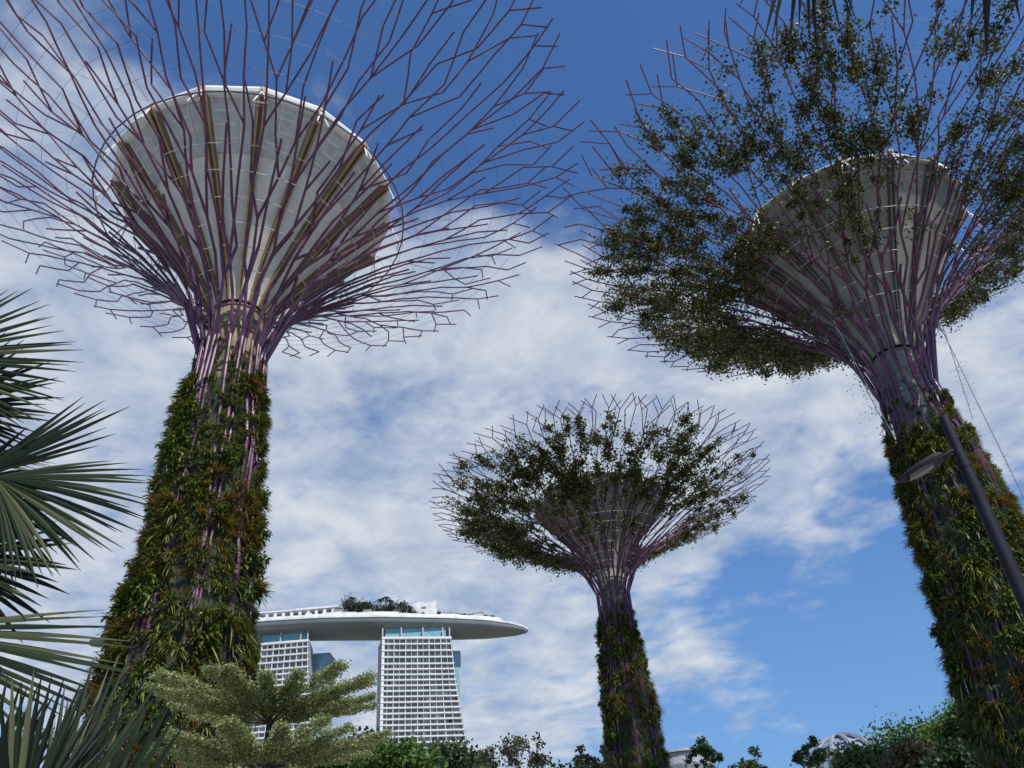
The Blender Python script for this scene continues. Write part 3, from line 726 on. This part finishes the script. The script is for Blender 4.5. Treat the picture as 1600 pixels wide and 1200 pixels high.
def build_layered_tree():
    D = 13.0; base = at(415, 1190, D)
    t = thing('layered_tree', (base.x, base.y, 0), 'pale variegated tree with flat spreading branch tiers in front of the hotel', 'tree')
    rd = random.Random(77); W = (base-Vector((0, 0, CAMZ))).length/F
    zt = lambda py: at(415, py, D).z
    dh = Vector((base.x, base.y, 0)).normalized(); right = Vector((dh.y, -dh.x, 0))
    tr = MB(); tr.tube([(0, 0, 0), (.03, 0, 1.5), (-.02, .02, zt(1190)), (.0, 0, zt(1130)), (.02, 0, zt(1095))], [.09, .075, .055, .04, .015], 8)
    trunk = tr
    def tier(zpy, n, Rl, Rr, rise, leaves, ls, Rf):
        b = MB(); tw = MB(); z0 = zt(zpy)
        for i in range(n):
            a = 2*math.pi*i/n+rd.uniform(-.12, .12); dx = math.cos(a); dy = math.sin(a)
            Rr_ = (Rr if dx > 0 else Rl)*abs(dx)+Rf*abs(dy)
            Rr_ *= rd.uniform(.78, 1.06); d = (right*dx+dh*dy)
            pts = []
            for q in range(7):
                u = q/6; pts.append(Vector((0, 0, z0))+d*Rr_*u+Vector((0, 0, rise*(u**.75)))+right*rd.gauss(0, .015)+dh*rd.gauss(0, .015))
            tw.tube(pts, [.015*(1-.8*q/6)+.002 for q in range(7)], 5)
            sp = []
            for q in range(16):
                u = .14+.86*q/15; k = min(5, int(u*6)); P = pts[k].lerp(pts[k+1], u*6-k)
                for sg in (-1, 1):
                    a2 = a+sg*rd.uniform(.45, 1.0); d2 = right*math.cos(a2)+dh*math.sin(a2); l2 = Rr_*.27*(1.1-u*.75)*rd.uniform(.6, 1.2)
                    Q = P+d2*l2+Vector((0, 0, l2*rd.uniform(.0, .16))); tw.tube([P, P.lerp(Q, .5)+Vector((0, 0, .01)), Q], [.007, .005, .002], 3); sp.append((P, Q))
            for _ in range(leaves//n):
                P, Q = rd.choice(sp); p = P.lerp(Q, rd.random()**.6)+Vector((rd.gauss(0, .03), rd.gauss(0, .03), rd.gauss(.012, .022)))
                leaf(b, p, ls, rd, min(1, max(0, rd.gauss(.5, .28))), flat=.35)
        return b, tw
    c1 = 1/F*(base-Vector((0, 0, CAMZ))).length
    for i, (zp, n, l, r, ri, lv, f) in enumerate([(1130, 19, 148, 156, .40, 74000, .70), (1204, 17, 138, 150, .33, 50000, .70), (1275, 10, 130, 140, .3, 12000, .8)]):
        b, tw = tier(zp, n, l*c1, r*c1, ri, lv, .033, f)
        br = tw.build('branch_tier', M['barkd'], t); b.build('leaves', M['cream'], br)
    trunk.build('trunk', M['barkd'], t)

# ------------------------------------------------------------------ fan palms
def fan(name, root, hub, tipc, nrm, rad, a0, a1, nseg, seed, petfrom, wd=.045, split=.5, tint=.4, droop=.12, fold=.35, mt='palm'):
    """fan leaf: hub point, centre direction towards tipc, plane normal nrm; segments from a0 to a1 degrees about the centre line"""
    rd = random.Random(seed); c = (tipc-hub).normalized(); n = (nrm-c*nrm.dot(c)).normalized(); s = n.cross(c)
    b = MB()
    for i in range(nseg):
        f = (i+.5)/nseg; an = R_(a0+(a1-a0)*f+rd.uniform(-1.2, 1.2)); d = c*math.cos(an)+s*math.sin(an)
        ln = rad*(1-.22*(abs(f-.5)*2)**2)*rd.uniform(.86, 1.06); side = n.cross(d).normalized(); half = R_(abs(a1-a0)/nseg)*.5
        pr = None; m_ = 7; tt = min(1, max(0, rd.gauss(tint, .22))) if rd.random() > .07 else .95; dr = droop*rd.uniform(.4, 1.7); lift = rd.gauss(0, .03)
        for q in range(m_+1):
            u = q/m_
            if u <= split: hw = math.tan(half)*u*ln*1.15
            else: hw = math.tan(half)*split*ln*1.15*(1-((u-split)/(1-split))**1.5)
            hw = min(hw, wd)+.0012
            cpt = hub+d*ln*u-Vector((0, 0, dr*ln*max(0, u-.25)**2))+n*lift*ln*u
            row = (cpt-side*hw-n*hw*fold, cpt+n*hw*fold*.6, cpt+side*hw-n*hw*fold)
            if pr: b.face([pr[0], pr[1], row[1], row[0]], 0, tt); b.face([pr[1], pr[2], row[2], row[1]], 0, tt)
            pr = row
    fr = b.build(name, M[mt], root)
    b = MB(); mid = petfrom.lerp(hub, .55)+Vector((0, 0, .12)); b.tube([petfrom, mid, hub], [.022, .016, .012], 6); b.build('petiole', M['petiole'], fr)
    return fr
def palm(name, crown, label, fans, filler, seed, rtr=.12, group=None, frad=.8):
    rd = random.Random(seed)
    root = thing(name, (crown.x, crown.y, 0), label, 'palm tree', group)
    off = Vector((crown.x, crown.y, 0)); cl = crown-off
    b = MB(); pts = [(0, 0, 0)]+[(rd.gauss(0, .015), rd.gauss(0, .015), cl.z*i/8) for i in range(1, 9)]
    b.tube(pts, [rtr*1.25]+[rtr*rd.uniform(.93, 1.05) for _ in range(8)], 12); b.build('trunk', M['bark'], root, smooth=True)
    for i, f in enumerate(fans):
        f = dict(f); f['hub'] -= off; f['tipc'] -= off; fan('frond', root, seed=seed*10+i, petfrom=cl, **f)
    for i, (az, el) in enumerate(filler):
        d = Vector((math.sin(R_(az))*math.cos(R_(el)), math.cos(R_(az))*math.cos(R_(el)), math.sin(R_(el)))); hub = cl+d*.75
        fan('frond', root, hub, hub+d-Vector((0, 0, .3)), Vector((0, 0, 1)), frad, -105, 105, 34, seed*100+i, cl)
    return root
def build_palms():
    fwd = lambda px, py: (at(px, py, 10)-Vector((0, 0, CAMZ))).normalized()
    tow = -fwd(100, 800)           # plane facing the camera
    def n_(x=0, y=0, z=0): return (tow+Vector((x, y, z))).normalized()
    cr = at(-190, 790, 5.4)
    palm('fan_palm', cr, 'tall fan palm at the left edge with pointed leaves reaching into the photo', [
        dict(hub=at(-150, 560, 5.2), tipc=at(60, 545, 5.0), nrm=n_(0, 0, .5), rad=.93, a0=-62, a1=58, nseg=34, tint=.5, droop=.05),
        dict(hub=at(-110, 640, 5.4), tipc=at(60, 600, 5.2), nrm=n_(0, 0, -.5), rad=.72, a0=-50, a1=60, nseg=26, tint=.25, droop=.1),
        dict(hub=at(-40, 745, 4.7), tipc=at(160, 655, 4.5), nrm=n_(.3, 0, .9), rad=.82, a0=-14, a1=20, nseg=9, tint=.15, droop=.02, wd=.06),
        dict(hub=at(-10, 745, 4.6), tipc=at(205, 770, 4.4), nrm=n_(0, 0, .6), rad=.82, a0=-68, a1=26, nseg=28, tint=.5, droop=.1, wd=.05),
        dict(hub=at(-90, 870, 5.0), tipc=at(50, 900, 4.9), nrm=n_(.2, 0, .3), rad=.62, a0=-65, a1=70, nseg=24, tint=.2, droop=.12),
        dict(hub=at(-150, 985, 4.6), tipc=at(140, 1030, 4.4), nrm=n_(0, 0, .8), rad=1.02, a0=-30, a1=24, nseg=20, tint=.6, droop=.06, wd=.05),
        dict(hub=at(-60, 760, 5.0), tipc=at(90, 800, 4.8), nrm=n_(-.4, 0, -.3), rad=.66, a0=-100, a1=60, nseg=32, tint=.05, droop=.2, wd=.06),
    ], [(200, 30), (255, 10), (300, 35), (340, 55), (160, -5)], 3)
    cr = at(40, 1560, 2.9)
    palm('low_fan_palm', cr, 'dark low fan palm with upright leaves in the bottom left corner', [
        dict(hub=at(60, 1330, 2.6), tipc=at(190, 1080, 2.6), nrm=n_(-.6, 0, .1), rad=.50, a0=-24, a1=30, nseg=15, tint=.28, droop=.0, wd=.035, split=.5),
        dict(hub=at(20, 1320, 2.5), tipc=at(60, 1100, 2.5), nrm=n_(.3, 0, .1), rad=.40, a0=-40, a1=24, nseg=17, tint=.1, droop=.0, wd=.03, split=.5),
        dict(hub=at(-40, 1300, 2.8), tipc=at(-10, 1060, 2.8), nrm=n_(.2, 0, .0), rad=.40, a0=-44, a1=45, nseg=22, tint=.1, droop=.0, wd=.032, split=.5),
        dict(hub=at(120, 1370, 2.7), tipc=at(250, 1110, 2.7), nrm=n_(-.5, 0, -.1), rad=.52, a0=-12, a1=16, nseg=8, tint=.3, droop=.0, wd=.032, split=.5),
    ], [(215, 20), (260, 25), (300, 15)], 5, .1, frad=.5)
    # palm behind and above the camera, leaf tips hanging in from the top edge
    cr = Vector((2.6, .2, 7.6))
    dn = fwd(1240, 20)
    palm('overhead_fan_palm', cr, 'fan palm overhead whose hanging leaf tips enter at the top right', [
        dict(mt='palmd', hub=at(1262, -200, 2.6), tipc=at(1238, 70, 2.8), nrm=(-dn+Vector((.3, 0, 0))).normalized(), rad=.98, a0=-24, a1=24, nseg=14, tint=.15, droop=.02, wd=.03, split=.45, fold=.6),
        dict(mt='palmd', hub=at(1545, -230, 2.6), tipc=at(1540, 5, 2.7), nrm=(-dn).normalized(), rad=.83, a0=-14, a1=16, nseg=5, tint=.1, droop=.02, wd=.025, split=.4),
    ], [(60, 20), (120, 25), (180, 10), (240, 40)], 9, .13)

# ------------------------------------------------------------------ lamp, cables, conservatory, hill
def build_lamp():
    D = 11.6; top = at(1474, 652, D); base = Vector((top.x, top.y, 0))
    t = thing('street_lamp', base, 'dark street lamp with one flat head in front of the right leafy tower', 'street lamp')
    join = at(1510, 726, D).z
    b = MB(); b.tube([(0, 0, 0), (0, 0, .35)], .14, 20); b.tube([(0, 0, .35), (0, 0, join)], [.098, .082], 20); b.build('pole', M['lamp'], t, smooth=False)
    b = MB(); b.tube([(0, 0, join), (0, 0, top.z)], [.068, .066], 20); b.tube([(0, 0, join-.05), (0, 0, join+.03)], [.088, .088], 20); b.build('pole_top', M['lamp'], t)
    # arm and head point to the left of the picture
    A = at(1497, 700, D)-base; tip = at(1404, 752, D-.25)-base; d = (tip-A); d.z *= 1; L_ = d.length; d.normalize()
    nrm = Vector((0, 0, 1)); s = d.cross(nrm).normalized(); u = s.cross(d).normalized()
    P = lambda l, w_, h: A+d*l+s*w_+u*h
    b = MB(); b.tube([A-d*.04, P(.30*L_, 0, 0)], [.035, .03], 10); b.tube([P(.02, 0, -.06), P(.28*L_, 0, -.02)], .018, 8); b.build('arm', M['lamp'], t)
    sec = [(.24, .05, .05), (.30, .12, .075), (.45, .165, .085), (.65, .17, .075), (.85, .13, .05), (.97, .06, .025), (1.0, .02, .01)]
    b = MB(); pv = None
    for l, w_, h in sec:
        row = [P(l*L_, w_*math.cos(k*math.pi/5), h*math.sin(k*math.pi/5)*1.1) for k in range(6)]+[P(l*L_, -w_*.92, -h*.45), P(l*L_, w_*.92, -h*.45)]
        if pv:
            for j in range(8): b.face([pv[j], pv[(j+1) % 8], row[(j+1) % 8], row[j]])
        else: b.face(row)
        pv = row
    b.face(pv[::-1]); hd = b.build('lamp_head', M['lamp'], t, smooth=False)
    b = MB(); pv = None
    for l in (.46, .55, .66, .8, .86):
        w_ = .12*(1-abs(l-.64)*1.4); hh = -.040-.02*(1-((l-.66)/.22)**2); row = [P(l*L_, -w_, -.030), P(l*L_, -w_*.6, hh-.01), P(l*L_, w_*.6, hh-.01), P(l*L_, w_, -.030)]
        if pv:
            for j in range(3): b.face([pv[j], pv[j+1], row[j+1], row[j]])
        pv = row
    b.build('lens', M['lens'], hd)

def build_cables():
    G = 'vine cables hanging from the right leafy tower crown'
    for i, (p0, D0, p1, D1, lab, nv) in enumerate([((1462, 495), 36, (1640, 860), 34, 'long thin cable with twining vine, outermost at right of the leafy tower', 26),
                                 ((1470, 500), 37, (1520, 655), 38, 'short thin cable just right of the leafy tower neck', 14),
                                 ((1298, 500), 37, (1392, 682), 37.4, 'double vine covered cable left of the leafy tower neck', 34)]):
        A = at(*p0, D0); B = at(*p1, D1)
        t = thing('hanging_cable', B, lab, 'cable', G); a = A-B
        b = MB(); b.tube([a, a*.5-Vector((0, 0, .1)), Vector((0, 0, 0))], .019 if i != 1 else .014, 5); b.build('wire', M['wire_dark'], t)
        if i == 2:
            b = MB(); o_ = Vector((.12, 0, 0)); b.tube([a+o_, Vector(o_)], .016, 5); b.build('wire', M['wire'], t)
        b = MB(); rd = random.Random(i+4)
        for _ in range(nv*3):
            p = a*rd.random()+Vector((rd.gauss(0, .12), rd.gauss(0, .12), rd.gauss(0, .1))); 
            if i == 2: p = a*rd.uniform(0, .55)+Vector((-abs(rd.gauss(0, .3)), rd.gauss(0, .1), rd.gauss(0, .1)))
            leaf(b, p, .10 if i == 2 else .05, rd)
        for _ in range(nv):
            p = a*rd.uniform(.05, .95); e = p+Vector((rd.gauss(0, .22), rd.gauss(0, .2), rd.gauss(0, .1))); b.tube([p, p.lerp(e, .5)+Vector((0, 0, -.05)), e], .005, 3, mi=1)
        b.build('vine', [M['vine'], M['vinestem']], t)

def build_far():
    # ribbed glass conservatory shell
    c = at(1306, 1156, 150); t = thing('conservatory', (c.x, c.y, 0), 'glass conservatory shell with pale ribs behind the thin tufted tree', 'conservatory')
    b = MB(); rb = MB(); h = c.z; n = 14; m_ = 12; rx, ry = 12, 22
    def S(i, j):
        a = math.pi*i/n; e = math.pi/2*j/m_; return Vector((rx*math.cos(e)*math.cos(a*2)-0, ry*math.cos(e)*math.sin(a*2), h*max(0, math.sin(e))**.9))
    for i in range(n):
        for j in range(m_): b.face([S(i, j), S(i+1, j), S(i+1, j+1), S(i, j+1)])
    b.build('glass_shell', M['domeglass'], t)
    for i in range(n): rb = MB(); rb.tube([S(i, j)*1.01 for j in range(m_+1)], .35, 5); rb.build('rib', M['domerib'], t)
    for j in range(3, m_, 2): rb = MB(); rb.tube([S(i, j)*1.006 for i in range(n)], .2, 4, closed=True); rb.build('ring', M['domerib'], t)
    # round white building right of the small tower
    c = at(1064, 1181, 180); t = thing('round_building', (c.x, c.y, 0), 'pale round building peeping out right of the small garden tower', 'building')
    b = MB(); h = c.z; b.lathe([(6, 0), (6, h-.5), (0.1, h-.4)], 32); b.build('wall', M['sidewall'], t)
    for k in range(4): b = MB(); b.lathe([(6.02, h-4.2-k*3.6), (6.15, h-4.1-k*3.6), (6.15, h-2.6-k*3.6), (6.02, h-2.5-k*3.6)], 32); b.build('window_strip', M['glassd'], t)
    b = MB(); b.lathe([(6.5, h-.5), (6.5, h), (.1, h+.3)], 32); b.build('roof', M['sidewall'], t)
    # hill
    b = MB(); c = at(1440, 1128, 900); nx, ny = 24, 12
    for j in range(ny+1):
        for i in range(nx+1):
            x = (i/nx-.5)*2; y = (j/ny-.5)*2; z = max(0, (1-x*x)*(1-y*y))**.8*c.z*(1+.05*math.sin(i*2.1)*math.cos(j*1.3)); b.v.append((c.x+60+x*190, c.y+y*150, z-1))
    for j in range(ny):
        for i in range(nx): k = j*(nx+1)+i; b.addf((k, k+1, k+nx+2, k+nx+1))
    b.build('hill', M['hill'], smooth=True, kind='structure')

build_ground()
near = build_hotel()
build_roof_garden(near)
build_far()
build_supertrees()
build_garden_trees()
build_layered_tree()
build_palms()
build_lamp()
build_cables()
